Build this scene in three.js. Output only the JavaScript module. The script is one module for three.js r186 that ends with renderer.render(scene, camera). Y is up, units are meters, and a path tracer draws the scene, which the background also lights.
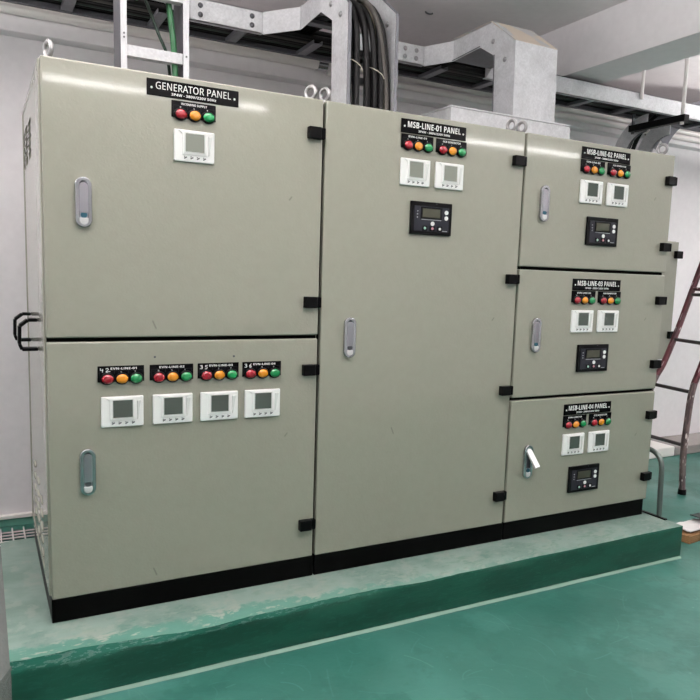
import * as THREE from 'three';
import { RoundedBoxGeometry } from 'three/addons/geometries/RoundedBoxGeometry.js';
import { mergeGeometries } from 'three/addons/utils/BufferGeometryUtils.js';
import { RectAreaLightUniformsLib } from 'three/addons/lights/RectAreaLightUniformsLib.js';
RectAreaLightUniformsLib.init();

// ---------------------------------------------------------------- camera, exposure, lamps
const scene = new THREE.Scene();
scene.background = new THREE.Color(0x000000);
const B = 0.172;                                  // height of the concrete plinth; the floor is y = 0
const camera = new THREE.PerspectiveCamera(53.1215, 1, 0.05, 60);
camera.position.set(-0.1840, 1.22259 + B, 2.48748);
camera.rotation.order = 'YXZ';
camera.rotation.set(-0.124153, -0.482731, 0.030685);
camera.setViewOffset(700, 700, 4.29, -14.49, 700, 700);
const renderer = new THREE.WebGLRenderer({ antialias: true });
renderer.toneMapping = THREE.LinearToneMapping;
renderer.toneMappingExposure = 0.535;
renderer.shadowMap.enabled = true;
const CEIL = 2.89 + B;
// hanging lamps: centre x, y above the plinth, z, length, brightness downwards and upwards, label
const LAMPS = [
  [0.82, 2.30, 1.92, 1.35, 165, 230, 'hanging twin tube lamp above the aisle nearest the camera, facing the generator panel'],
  [3.60, 2.30, 1.97, 1.35, 165, 230, 'hanging twin tube lamp above the aisle, facing the stacked right hand doors'],
  [-1.35, 2.12, -0.1, 1.35, 70, 320, 'hanging twin tube lamp beyond the left end of the cabinets, near the back wall'],
  [0.35, 2.30, 0.85, 1.2, 12, 430, 'hanging lamp close before the cabinets, throwing most of its light on the ceiling'],
  [3.2, 2.36, 1.1, 1.2, 12, 110, 'hanging lamp before the right cabinet, throwing most of its light on the ceiling'],
  [6.3, 2.30, 1.97, 1.35, 110, 250, 'hanging twin tube lamp at the right end of the aisle, near the right wall'],
  [5.6, 2.15, -0.35, 1.35, 150, 230, 'hanging twin tube lamp in the bay beyond the ceiling beam'],
];
const LAMP_COLOR = new THREE.Color(1.0, 0.965, 0.955);

// ---------------------------------------------------------------- helpers
let seed = 7;
const rnd = () => { seed = (seed * 1664525 + 1013904223) >>> 0; return seed / 4294967296; };
const used = new Map();
function numbered(name) { const n = used.get(name) ?? 0; used.set(name, n + 1); return n ? `${name}_${String(n).padStart(3, '0')}` : name; }
function shade(m) { m.castShadow = true; m.receiveShadow = true; return m; }
function thing(name, label, category, [x, y, z], group) {
  const o = new THREE.Group(); o.name = numbered(name); o.position.set(x, y, z);
  o.userData = { label, category }; if (group) o.userData.group = group;
  scene.add(o); return o;
}
function solo(name, label, category, geo, mat, group) {            // a thing that is one mesh, geometry in world metres
  const m = shade(new THREE.Mesh(geo, mat)); geo.computeBoundingBox();
  const b = geo.boundingBox, c = new THREE.Vector3((b.min.x + b.max.x) / 2, b.min.y, (b.min.z + b.max.z) / 2);
  geo.translate(-c.x, -c.y, -c.z); m.position.copy(c);
  m.name = numbered(name); m.userData = { label, category }; if (group) m.userData.group = group;
  scene.add(m); return m;
}
function struct(name, geo, mat) { const m = shade(new THREE.Mesh(geo, mat)); m.name = numbered(name); m.userData = { kind: 'structure' }; scene.add(m); return m; }
function part(name, geo, mat, parent, pos = [0, 0, 0], label) {
  const m = shade(new THREE.Mesh(geo, mat)); m.name = name; m.position.set(...pos); if (label) m.userData.label = label;
  parent.add(m); return m;
}
const V = (x, y, z) => new THREE.Vector3(x, y, z);
// box uv in metres on the dominant axis of every face
function metreUV(g, s = 1) {
  g = g.index ? g.toNonIndexed() : g;
  const p = g.attributes.position, uv = new Float32Array(p.count * 2), a = V(), b = V(), c = V(), n = V();
  for (let i = 0; i < p.count; i += 3) {
    a.fromBufferAttribute(p, i); b.fromBufferAttribute(p, i + 1); c.fromBufferAttribute(p, i + 2);
    n.copy(b).sub(a).cross(c.clone().sub(a)); const x = Math.abs(n.x), y = Math.abs(n.y), z = Math.abs(n.z);
    [a, b, c].forEach((v, k) => {
      const [u, w] = x >= y && x >= z ? [v.z, v.y] : y >= z ? [v.x, v.z] : [v.x, v.y];
      uv[(i + k) * 2] = u * s; uv[(i + k) * 2 + 1] = w * s;
    });
  }
  g.setAttribute('uv', new THREE.BufferAttribute(uv, 2)); return g;
}
const rbox = (w, h, d, r = 0.003, seg = 2) => new RoundedBoxGeometry(w, h, d, seg, Math.min(r, w / 2.01, h / 2.01, d / 2.01));
function boxAt(x0, x1, y0, y1, z0, z1, r = 0.002) {               // bevelled box between two corners
  const g = metreUV(r ? rbox(x1 - x0, y1 - y0, z1 - z0, r, 1) : new THREE.BoxGeometry(x1 - x0, y1 - y0, z1 - z0));
  return g.translate((x0 + x1) / 2, (y0 + y1) / 2, (z0 + z1) / 2);
}
const merge = (list) => mergeGeometries(list.map((g) => { g = g.index ? g.toNonIndexed() : g; for (const k of Object.keys(g.attributes)) if (!['position', 'normal', 'uv'].includes(k)) g.deleteAttribute(k); return g; }));
function beam(p, q, w, h, r = 0, up) {                                 // a straight bar from p to q, w across and h thick
  const d = q.clone().sub(p), L = d.length(), g = r ? rbox(w, h, L, r, 1) : new THREE.BoxGeometry(w, h, L);
  const m = new THREE.Matrix4().lookAt(q, p, up ?? (Math.abs(d.y) > 0.9 * L ? V(0, 0, 1) : V(0, 1, 0))); m.setPosition(p.clone().add(q).multiplyScalar(0.5));
  return g.applyMatrix4(m);
}
function tube(points, r, seg = 40, sides = 10, tension = 0.5) {
  const c = new THREE.CatmullRomCurve3(points, false, 'catmullrom', tension);
  const caps = [[0, -1], [1, 1]].map(([t, s]) => {
    const g = new THREE.CircleGeometry(r, sides), d = c.getTangent(t).multiplyScalar(s);
    g.applyQuaternion(new THREE.Quaternion().setFromUnitVectors(V(0, 0, 1), d)); const p = c.getPoint(t); return g.translate(p.x, p.y, p.z);
  });
  return merge([new THREE.TubeGeometry(c, seg, r, sides), ...caps]);
}
function rod(p, q, r, sides = 14) { return tube([p, q], r, 1, sides); }
function shapeOf(pts) { const s = new THREE.Shape(); pts.forEach(([x, y], i) => (i ? s.lineTo(x, y) : s.moveTo(x, y))); s.closePath(); return s; }
function plateYZ(pts, x, t, holes = []) {                          // a plate in the plane X = x, outline given as [z, y], thickness t towards +x
  const s = shapeOf(pts.map(([z, y]) => [-z, y])); for (const h of holes) s.holes.push(h);
  const g = new THREE.ExtrudeGeometry(s, { depth: t, bevelEnabled: false, curveSegments: 8 });
  g.rotateY(Math.PI / 2); return metreUV(g.translate(x, 0, 0));    // local x -> -z, local z -> +x
}

// ---------------------------------------------------------------- procedural textures
function lattice(n) { const a = new Float32Array(n * n); for (let i = 0; i < n * n; i++) a[i] = rnd(); return a; }
function noiseField(size, cells, octaves, gain = 0.5) {            // tiling fractal value noise, 0..1
  const out = new Float32Array(size * size); let amp = 1, tot = 0;
  for (let o = 0; o < octaves; o++) {
    const n = cells << o; if (n > size) break; const L = lattice(n);
    for (let y = 0; y < size; y++) { const fy = y / size * n, y0 = fy | 0, ty = fy - y0, sy = ty * ty * (3 - 2 * ty), ya = y0 % n * n, yb = (y0 + 1) % n * n;
      for (let x = 0; x < size; x++) { const fx = x / size * n, x0 = fx | 0, tx = fx - x0, sx = tx * tx * (3 - 2 * tx), xa = x0 % n, xb = (x0 + 1) % n;
        const a = L[ya + xa] + (L[ya + xb] - L[ya + xa]) * sx, b = L[yb + xa] + (L[yb + xb] - L[yb + xa]) * sx;
        out[y * size + x] += amp * (a + (b - a) * sy); } }
    tot += amp; amp *= gain;
  }
  for (let i = 0; i < out.length; i++) out[i] /= tot; return out;
}
function finish(t, rep = 1, srgb = true) { t.wrapS = t.wrapT = THREE.RepeatWrapping; t.magFilter = THREE.LinearFilter; t.repeat.set(rep, rep); if (srgb) t.colorSpace = THREE.SRGBColorSpace; t.needsUpdate = true; return t; }
function canvasOf(w, h) { const c = document.createElement('canvas'); c.width = w; c.height = h; return [c, c.getContext('2d')]; }
function fillPixels(g, w, h, f) { const im = g.createImageData(w, h); for (let i = 0; i < w * h; i++) { const c = f(i % w, (i / w) | 0, i); im.data[i * 4] = c[0]; im.data[i * 4 + 1] = c[1]; im.data[i * 4 + 2] = c[2]; im.data[i * 4 + 3] = 255; } g.putImageData(im, 0, 0); }
const mix3 = (a, b, t) => [a[0] + (b[0] - a[0]) * t, a[1] + (b[1] - a[1]) * t, a[2] + (b[2] - a[2]) * t];
const sm = (a, b, x) => { const t = Math.min(1, Math.max(0, (x - a) / (b - a))); return t * t * (3 - 2 * t); };
function grey(size, f) { const d = new Uint8Array(size * size * 4); for (let i = 0; i < size * size; i++) { const v = Math.max(0, Math.min(255, f(i) * 255)); d[i * 4] = d[i * 4 + 1] = d[i * 4 + 2] = v; d[i * 4 + 3] = 255; } return new THREE.DataTexture(d, size, size); }

const N1 = noiseField(512, 4, 6), N2 = noiseField(512, 8, 5, 0.6), N3 = noiseField(512, 64, 3);
// floor: green paint, rubbed and dusty, with scratches (one tile = 4 m)
const [floorC, fg] = canvasOf(1536, 1536);
{
  const A = noiseField(1536, 5, 8, 0.55), C = noiseField(1536, 12, 7, 0.62), D = noiseField(1536, 24, 6, 0.65);
  fillPixels(fg, 1536, 1536, (x, y, i) => {
    let c = mix3([76, 134, 119], [104, 158, 144], sm(0.36, 0.66, A[i]));
    c = mix3(c, [122, 172, 158], 0.5 * sm(0.53, 0.68, C[i])); c = mix3(c, [62, 122, 108], 0.6 * sm(0.53, 0.66, D[i]));
    return mix3(c, [165, 180, 165], 0.35 * sm(0.6, 0.74, 0.5 * C[i] + 0.5 * D[i]));
  });
  fg.lineCap = 'round';
  for (let k = 0; k < 900; k++) {
    const x = rnd() * 1536, y = rnd() * 1536, a = rnd() * 6.3, l = 8 + rnd() * 60, b = (rnd() - 0.5) * 30;
    fg.strokeStyle = `rgba(${185 + rnd() * 40},${205 + rnd() * 25},${190 + rnd() * 25},${0.06 + rnd() * 0.26})`; fg.lineWidth = 0.6 + rnd() * 1.6;
    fg.beginPath(); fg.moveTo(x, y); fg.quadraticCurveTo(x + Math.cos(a) * l / 2 - Math.sin(a) * b, y + Math.sin(a) * l / 2 + Math.cos(a) * b, x + Math.cos(a) * l, y + Math.sin(a) * l); fg.stroke();
  }
  for (let k = 0; k < 220; k++) {
    const x = rnd() * 1536, y = rnd() * 1536, R = 60 + rnd() * 220, a = rnd() * 6.3;
    fg.strokeStyle = k % 3 ? `rgba(150,196,182,${0.02 + rnd() * 0.05})` : `rgba(30,92,78,${0.03 + rnd() * 0.06})`; fg.lineWidth = 3 + rnd() * 16;
    fg.beginPath(); fg.arc(x, y, R, a, a + 0.3 + rnd() * 0.8); fg.stroke();
  }
  for (let k = 0; k < 500; k++) { fg.fillStyle = `rgba(205,215,200,${0.15 + rnd() * 0.35})`; fg.fillRect(rnd() * 1536, rnd() * 1536, 1 + rnd() * 3, 1 + rnd() * 2); }
}
const floorTex = finish(new THREE.CanvasTexture(floorC), 0.25);
const roughTex = finish(grey(512, (i) => 0.45 + 0.5 * N1[i]), 1, false);
const N4 = noiseField(512, 128, 2), peelTex = finish(grey(512, (i) => 0.5 * N3[i] + 0.5 * N4[i]), 1.6, false);         // orange peel of the sprayed paint
const bumpTex = finish(grey(512, (i) => 0.6 * N2[i] + 0.4 * N3[i]), 1, false);
// zinc: cloudy spangle
const [zincC, zg] = canvasOf(512, 512);
fillPixels(zg, 512, 512, (x, y, i) => { const v = 200 + 30 * (N2[i] - 0.5) + 26 * (N3[i] - 0.5); return [v - 2, v, v + 3]; });
const zincTex = finish(new THREE.CanvasTexture(zincC), 2);
const [dustC, dg] = canvasOf(512, 512);
fillPixels(dg, 512, 512, (x, y, i) => mix3([176, 178, 180], [198, 184, 166], 0.8 * sm(0.47, 0.58, N1[i])));
const dustTex = finish(new THREE.CanvasTexture(dustC), 2.3);
const [wallC, wg] = canvasOf(512, 512);
fillPixels(wg, 512, 512, (x, y, i) => { const v = 232 + 12 * (N1[i] - 0.5) + 7 * (N3[i] - 0.5); return [v, v - 3, v - 1]; });
const wallTex = finish(new THREE.CanvasTexture(wallC), 0.5);
const [maroonC, mg] = canvasOf(256, 256);                            // maroon paint with white drips and bare grey
{
  const q = noiseField(256, 8, 5, 0.6);
  fillPixels(mg, 256, 256, (x, y, i) => mix3([98, 36, 48], [70, 28, 36], sm(0.4, 0.6, q[i])));
  for (let k = 0; k < 46; k++) { mg.fillStyle = `rgba(226,214,214,${0.5 + rnd() * 0.5})`; mg.beginPath(); mg.ellipse(rnd() * 256, rnd() * 256, 1.5 + rnd() * 5, 1.5 + rnd() * 9, 0, 0, 7); mg.fill(); }
}
const maroonTex = finish(new THREE.CanvasTexture(maroonC), 1);
const [wornC, og] = canvasOf(256, 256);
{
  const q = noiseField(256, 8, 5, 0.6);
  fillPixels(og, 256, 256, (x, y, i) => mix3([118, 100, 98], [82, 66, 68], sm(0.4, 0.6, q[i])));
  for (let k = 0; k < 60; k++) { og.fillStyle = `rgba(228,220,216,${0.5 + rnd() * 0.5})`; og.beginPath(); og.ellipse(rnd() * 256, rnd() * 256, 1.5 + rnd() * 5, 2 + rnd() * 9, 0, 0, 7); og.fill(); }
}
const wornTex = finish(new THREE.CanvasTexture(wornC), 1);
const [woodC, wd] = canvasOf(256, 256);
fillPixels(wd, 256, 256, (x, y, i) => mix3([150, 112, 70], [104, 74, 44], sm(0.3, 0.7, N2[((y * 3) % 512) * 512 + ((x / 5) | 0)])));
const woodTex = finish(new THREE.CanvasTexture(woodC), 4);

// ---------------------------------------------------------------- materials
const std = (o) => new THREE.MeshStandardMaterial(o), phy = (o) => new THREE.MeshPhysicalMaterial(o);
const [paintC, pg] = canvasOf(1024, 1024);                           // sprayed panel paint: faint cloud, a few scuffs (one tile = 3 m)
fillPixels(pg, 1024, 1024, (x, y) => { const v = 246 + 8 * (N1[(y >> 1) * 512 + (x >> 1)] - 0.5) + 7 * (N3[(y % 512) * 512 + x % 512] - 0.5); return [v, v, v]; });
pg.lineCap = 'round';
for (let k = 0; k < 46; k++) { const x = rnd() * 1024, y = rnd() * 1024, a = rnd() * 6.3, l = 2 + rnd() * 9; pg.strokeStyle = k % 2 ? `rgba(60,60,50,${0.15 + rnd() * 0.3})` : `rgba(255,255,250,${0.3 + rnd() * 0.4})`; pg.lineWidth = 0.8 + rnd() * 0.6; pg.beginPath(); pg.moveTo(x, y); pg.lineTo(x + Math.cos(a) * l, y + Math.sin(a) * l); pg.stroke(); }
const paintTex = finish(new THREE.CanvasTexture(paintC), 1 / 3);
const M = {
  paint: phy({ color: 0x909082, map: paintTex, roughness: 0.42, bumpMap: peelTex, bumpScale: 0.0006, clearcoat: 0.85, clearcoatRoughness: 0.075 }),
  gasket: phy({ color: 0x0a0b08, roughness: 0.9, specularIntensity: 0.2 }),
  base: phy({ color: 0x040404, roughness: 0.4, specularIntensity: 0.12 }),
  black: phy({ color: 0x070708, roughness: 0.45, specularIntensity: 0.2 }),
  blackGloss: phy({ color: 0x070708, roughness: 0.25, specularIntensity: 0.15 }),
  white: std({ color: 0xfcfcfa, roughness: 0.38 }),
  whiteEdge: std({ color: 0xe6e7e4, roughness: 0.45 }),
  lcd: std({ color: 0x434b45, roughness: 0.18 }),
  lcdLight: std({ color: 0x777b72, roughness: 0.18 }),
  ctlFace: phy({ color: 0x25262d, roughness: 0.5, specularIntensity: 0.3 }),
  ctlLcd: std({ color: 0x3f4034, roughness: 0.25 }),
  ctlFrame: phy({ color: 0x0c0d10, roughness: 0.4, specularIntensity: 0.15 }),
  ctlWhite: std({ color: 0xe6e8e6, roughness: 0.5 }),
  ctlGreen: std({ color: 0x9fc2b2, roughness: 0.5 }),
  ctlRed: std({ color: 0xb9828a, roughness: 0.5 }),
  ctlGrey: std({ color: 0x8d9194, roughness: 0.5 }),
  red: phy({ color: 0x8c0a1c, roughness: 0.25, clearcoat: 0.6, clearcoatRoughness: 0.1 }),
  amber: phy({ color: 0xd08410, roughness: 0.25, clearcoat: 0.6, clearcoatRoughness: 0.1 }),
  green: phy({ color: 0x127d44, roughness: 0.25, clearcoat: 0.6, clearcoatRoughness: 0.1 }),
  chrome: std({ color: 0xb0b1b4, roughness: 0.2, metalness: 0.95 }),
  chromeDull: std({ color: 0x9c9c9c, roughness: 0.42, metalness: 0.6 }),
  chromeLever: std({ color: 0xa8a6ac, roughness: 0.3, metalness: 0.9 }),
  chromeBright: std({ color: 0xd4d4d4, roughness: 0.3, metalness: 0.25 }),
  lock: std({ color: 0x2e5a6a, roughness: 0.3, metalness: 0.4 }),
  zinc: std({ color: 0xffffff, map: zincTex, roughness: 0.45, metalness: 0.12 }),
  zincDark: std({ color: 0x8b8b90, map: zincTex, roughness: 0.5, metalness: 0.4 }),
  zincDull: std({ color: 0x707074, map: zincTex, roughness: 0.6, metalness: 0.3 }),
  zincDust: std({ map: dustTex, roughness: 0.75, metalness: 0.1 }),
  bolt: std({ color: 0x9a9a9c, roughness: 0.35, metalness: 0.7 }),
  boltDark: std({ color: 0x55565a, roughness: 0.4, metalness: 0.6 }),
  wall: std({ map: wallTex, roughness: 0.85 }),
  ceiling: std({ color: 0xfffdfb, map: wallTex, roughness: 0.9 }),
  beam: std({ color: 0xffffff, map: wallTex, roughness: 0.85 }),
  whitePipe: std({ color: 0xe2dedb, roughness: 0.4 }),
  floor: std({ color: 0x94b2b2, map: floorTex, roughnessMap: roughTex, roughness: 0.62, bumpMap: bumpTex, bumpScale: 0.0012 }),
  teal: std({ color: 0x5d9384, roughness: 0.6 }),
  kerb: std({ color: 0x9b9793, map: wallTex, roughness: 0.9 }),
  mortar: std({ color: 0x748f82, roughness: 0.9, bumpMap: bumpTex, bumpScale: 0.002 }),
  bank: std({ color: 0x737974, map: wallTex, roughness: 0.95, bumpMap: bumpTex, bumpScale: 0.004 }),
  kerbWhite: std({ color: 0xf2eeea, roughness: 0.8 }),
  pit: std({ color: 0x17110f, roughness: 0.95 }),
  mesh: std({ color: 0xd7cfcf, roughness: 0.55 }),
  cable: phy({ color: 0x0c0c0d, roughness: 0.5, specularIntensity: 0.4 }),
  cableGrey: std({ color: 0x3a3733, roughness: 0.6 }),
  cableBeige: std({ color: 0x8b8474, roughness: 0.65 }),
  cableGreen: std({ color: 0x0d281b, roughness: 0.5 }),
  cableGreenThick: std({ color: 0x174f2c, roughness: 0.55 }),
  tie: std({ color: 0xd8d2c4, roughness: 0.5 }),
  maroon: std({ map: maroonTex, roughness: 0.5 }),
  worn: std({ map: wornTex, roughness: 0.6 }),
  rung: std({ color: 0x4b4444, roughness: 0.6, metalness: 0.2 }),
  pipe: std({ color: 0x6d7673, roughness: 0.32, metalness: 0.7 }),
  wood: std({ map: woodTex, roughness: 0.8 }),
  rag: std({ color: 0xe3dedd, roughness: 0.95 }),
  darkRag: std({ color: 0x26302d, roughness: 0.6 }),
  fitting: std({ color: 0xe8e8e8, roughness: 0.5 }),
  glow: std({ color: 0xffffff, emissive: LAMP_COLOR, emissiveIntensity: 2 }),
};

// ---------------------------------------------------------------- lamps
for (const [x, yl, z, len, power, up, label] of LAMPS) {
  const LAMP_Y = yl + B;
  const t = thing('ceiling_lamp', label, 'lamp', [x, LAMP_Y, z]);
  part('lamp_housing', rbox(len, 0.05, 0.16, 0.01), M.fitting, t, [0, 0.045, 0]);
  for (const s of [-1, 1]) part('lamp_tube', new THREE.CylinderGeometry(0.014, 0.014, len - 0.08, 12).rotateZ(Math.PI / 2), M.glow, t, [0, 0.004, s * 0.045]);
  for (const s of [-1, 1]) part('hanger', new THREE.CylinderGeometry(0.006, 0.006, CEIL - LAMP_Y - 0.07, 8), M.fitting, t, [s * len * 0.35, 0.07 + (CEIL - LAMP_Y - 0.07) / 2, 0]);
  const l = new THREE.RectAreaLight(LAMP_COLOR, power, len, 0.035); l.position.set(x, LAMP_Y - 0.02, z); l.lookAt(x, 0, z); scene.add(l);
  const u = new THREE.RectAreaLight(LAMP_COLOR, up, len, 0.12); u.position.set(x, LAMP_Y + 0.075, z); u.lookAt(x, 9, z); scene.add(u);   // the fitting is open upwards too
}

// ---------------------------------------------------------------- the room
const X0 = -2.4, X1 = 7.4, ZB = -1.6, ZF = 4.2;
{
  // floor with the long trench behind the plinth left open
  const s = shapeOf([[X0 - 0.1, -ZF - 0.1], [X1 + 0.1, -ZF - 0.1], [X1 + 0.1, 2.6], [X0 - 0.1, 2.6]]);
  const h = new THREE.Path(); h.moveTo(-2.2, 1.22); h.lineTo(-2.2, 1.5); h.lineTo(2.6, 1.5); h.lineTo(2.6, 1.22); h.closePath(); s.holes.push(h);
  const g = new THREE.ExtrudeGeometry(s, { depth: 0.12, bevelEnabled: false }).rotateX(-Math.PI / 2).translate(0, -0.12, 0);
  struct('floor', metreUV(g), M.floor);
  struct('floor_pit', merge([boxAt(-2.3, 2.7, -0.3, -0.25, -1.6, -1.12, 0), boxAt(-2.3, 2.7, -0.3, -0.121, -1.6, -1.52, 0), boxAt(-2.3, 2.7, -0.3, -0.121, -1.2, -1.12, 0)]), M.pit);
}
struct('wall_back', boxAt(X0 - 0.1, X1 + 0.1, -0.1, 2.5 + B, -2.35, ZB, 0), M.wall);
struct('wall_back_upper', boxAt(X0 - 0.1, X1 + 0.1, 2.5 + B, CEIL + 0.1, -2.55, -2.35, 0), M.wall);
struct('wall_left', boxAt(X0 - 0.2, X0, -0.1, CEIL + 0.1, -2.5, ZF, 0), M.wall);
struct('wall_right', boxAt(X1, X1 + 0.2, -0.1, CEIL + 0.1, -2.5, ZF, 0), M.wall);
struct('wall_front', boxAt(X0 - 0.2, X1 + 0.2, -0.1, CEIL + 0.1, ZF, ZF + 0.2, 0), M.wall);
struct('ceiling', boxAt(X0 - 0.2, X1 + 0.2, CEIL, CEIL + 0.2, -2.6, ZF + 0.2, 0), M.ceiling);
struct('ceiling_beam', boxAt(3.25, 3.58, 2.57 + B, CEIL, -2.35, ZF, 0.004), M.beam);
struct('trim_1', boxAt(X0, X1, 2.374 + B, 2.5 + B, ZB, -1.5, 0.006), M.wall);                 // concrete ledge along the back wall
struct('baseboard_back', merge([boxAt(X0, 2.7, 0, 0.042, ZB, ZB + 0.02, 0)]), M.teal);
struct('baseboard_back_cap', boxAt(X0, 2.7, 0.042, 0.062, ZB, ZB + 0.03, 0.003), M.kerbWhite);
struct('baseboard_right', boxAt(4.9, X1, 0, 0.078, ZB, -1.28, 0.01), M.kerb);
struct('baseboard_right_white', boxAt(3.9, 4.899, 0, 0.085, ZB, -1.275, 0.012), M.kerbWhite);

// ---------------------------------------------------------------- concrete plinth under the cabinets
{
  const PX0 = -0.133, PX1 = 3.007, PZ0 = -0.88, PZ1 = 0.21, W = PX1 - PX0, D = PZ1 - PZ0;
  const n = (x, y, s) => { const q = (v) => ((Math.floor(v) % 512) + 512) % 512; return N1[q(y * s) * 512 + q(x * s)]; };
  // top: dusty grey green, rubbed to teal and bare mortar near the front edge, worst at the left
  const TW = 2048, TH = 704, [tc, tg] = canvasOf(TW, TH);
  const A = noiseField(1024, 8, 7, 0.6), E = noiseField(1024, 20, 6, 0.65);
  fillPixels(tg, TW, TH, (x, y) => {
    const wx = x / TW * W, fz = (TH - 1 - y) / TH * D, a = A[(y % 1024) * 1024 + x % 1024], e = E[((y * 2) % 1024) * 1024 + (x * 2) % 1024];
    let c = mix3([126, 154, 145], [150, 174, 165], sm(0.35, 0.65, a));
    c = mix3(c, [165, 178, 168], 0.6 * sm(0.52, 0.66, e));
    const left = 1 - sm(0.6, 1.9, wx), reach = 0.012 + left * 0.085 * a * 1.5, f = E[((y * 5) % 1024) * 1024 + (x * 2) % 1024];
    const rub = (1 - sm(reach * 0.5, reach, fz + (e - 0.5) * 0.1 + (f - 0.5) * 0.06)) * (0.3 + 0.7 * left);
    c = mix3(c, [74, 146, 128], rub * 0.7);
    c = mix3(c, [88, 140, 124], 0.5 * sm(0.56, 0.66, f) * (1 - sm(0.05, 0.3, fz)));
    return mix3(c, [196, 194, 184], 0.8 * sm(0.54, 0.64, f) * (0.15 + 0.85 * left) * (1 - sm(0.02, 0.2, fz)) * sm(0.42, 0.56, a));
  });
  // front: dark green paint with chips along the upper edge, drips and thin streaks
  const FW = 2048, FH = 128, [fc, fr] = canvasOf(FW, FH);
  fillPixels(fr, FW, FH, (x, y) => {
    const wx = x / FW * W, fy = y / FH, a = A[((y * 3) % 1024) * 1024 + x % 1024], e = E[((y * 4) % 1024) * 1024 + (x * 2) % 1024];
    let c = mix3([16, 88, 68], [30, 106, 84], sm(0.35, 0.65, a));
    const left = 1 - sm(0.5, 1.7, wx), chip = (0.05 + 0.17 * left) * (0.3 + 1.4 * a), f = E[((y * 9) % 1024) * 1024 + (x * 3) % 1024];
    c = mix3(c, [60, 150, 128], (1 - sm(chip * 0.5, chip, fy + (f - 0.5) * 0.16)) * (0.4 + 0.6 * left));
    c = mix3(c, [206, 214, 204], 0.85 * (1 - sm(chip * 0.6, chip * 1.2, fy)) * sm(0.54, 0.62, f) * (0.3 + 0.7 * left));
    c = mix3(c, [60, 128, 108], 0.35 * sm(0.58, 0.68, f));
    return mix3(c, [150, 180, 165], 0.5 * sm(0.6, 0.68, f) * sm(0.86, 0.97, fy));
  });
  fr.lineCap = 'round';
  for (let k = 0; k < 70; k++) { const x = rnd() * FW, y = 20 + rnd() * 100; fr.strokeStyle = `rgba(120,180,160,${0.1 + rnd() * 0.25})`; fr.lineWidth = 0.8; fr.beginPath(); fr.moveTo(x, y); fr.lineTo(x + rnd() * 30, y + (rnd() - 0.5) * 10); fr.stroke(); }
  for (let k = 0; k < 36; k++) { const x = FW * (0.45 + rnd() * 0.5), y = 4 + rnd() * 50; fr.fillStyle = `rgba(200,215,205,${0.25 + rnd() * 0.5})`; fr.fillRect(x, y, 1 + rnd() * 2, 1 + rnd() * 2); }
  const tex = (c) => { const t = new THREE.CanvasTexture(c); t.colorSpace = THREE.SRGBColorSpace; t.magFilter = THREE.LinearFilter; return t; };
  const side = std({ color: 0x8f9d97, roughness: 0.85, bumpMap: bumpTex, bumpScale: 0.003 }), top = std({ color: 0xc4c4c2, map: tex(tc), roughness: 0.6, bumpMap: bumpTex, bumpScale: 0.002 }), front = std({ color: 0xa6b2b2, map: tex(fc), roughness: 0.42, bumpMap: bumpTex, bumpScale: 0.0015 });
  const g = new THREE.BoxGeometry(W, B, D, 240, 10, 60), p = g.attributes.position;
  for (let i = 0; i < p.count; i++) {                                // hand-trowelled edges: wavy, knocked about at the left
    const x = p.getX(i), y = p.getY(i) + B / 2, z = p.getZ(i), left = 1 - sm(-0.4, 0.9, x);
    const fz = D / 2 - z, fx = x + W / 2, fy = B - y;
    const edgeF = Math.exp(-Math.min(9, (Math.hypot(fz, fy) / 0.03) ** 2)), edgeL = Math.exp(-Math.min(9, (Math.hypot(fx, fy) / 0.025) ** 2));
    const k = n(x + 9, z + 3, 160) - 0.5, j = n(x * 2 + 4, y + 7, 300) - 0.5;
    p.setY(i, p.getY(i) + (y > 0.001 ? edgeF * (k * (0.012 + 0.03 * left) - 0.004 - 0.006 * left) + edgeL * (k * 0.03 - 0.006) : 0));
    p.setZ(i, z + edgeF * (j * (0.008 + 0.022 * left)) - (fz < 0.001 ? 0.002 * j : 0));
    p.setX(i, x + edgeL * j * 0.02);
  }
  g.computeVertexNormals(); g.translate((PX0 + PX1) / 2, B / 2, (PZ0 + PZ1) / 2);
  const c = V((PX0 + PX1) / 2, 0, (PZ0 + PZ1) / 2); g.translate(-c.x, 0, -c.z);
  const m = shade(new THREE.Mesh(g, [side, side, top, side, front, side])); m.position.copy(c); m.name = numbered('concrete_plinth');
  const fil = shapeOf([[0, 0], [0.022, 0], [0.006, 0.005], [0, 0.012]]), fg2 = new THREE.ExtrudeGeometry(fil, { depth: W, steps: 160, bevelEnabled: false }), fp = fg2.attributes.position;
  for (let i = 0; i < fp.count; i++) { const k = n(fp.getZ(i) * 3, 2, 200); if (fp.getX(i) > 0.01) fp.setX(i, 0.004 + 0.016 * k); }
  fg2.computeVertexNormals(); part('mortar_fillet', fg2.rotateY(Math.PI / 2), M.mortar, m, [-W / 2, 0.0005, D / 2 - 0.002], 'pale mortar line along the foot').scale.set(1, 1, -1);
  const bank = new THREE.BoxGeometry(0.16, B, D, 8, 8, 70), bp = bank.attributes.position;
  for (let i = 0; i < bp.count; i++) { const u = 0.5 - bp.getX(i) / 0.16, y = bp.getY(i) + B / 2, z = bp.getZ(i), k = n(z * 2 + 3, y * 3 + u, 260) - 0.5; bp.setY(i, -B / 2 + y * (1 - 0.93 * u ** 0.8) * (0.96 + 0.05 * k) + (y > 0.01 ? 0.008 * k : 0)); bp.setX(i, bp.getX(i) + 0.02 * k * u); }
  bank.computeVertexNormals(); part('mortar_bank', bank, M.bank, m, [-W / 2 - 0.078, B / 2, -0.002], 'rough grey mortar bank on the left side');
  m.userData = { label: 'long low green painted concrete plinth with chipped edge under the cabinets', category: 'plinth' }; scene.add(m);
}

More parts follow.
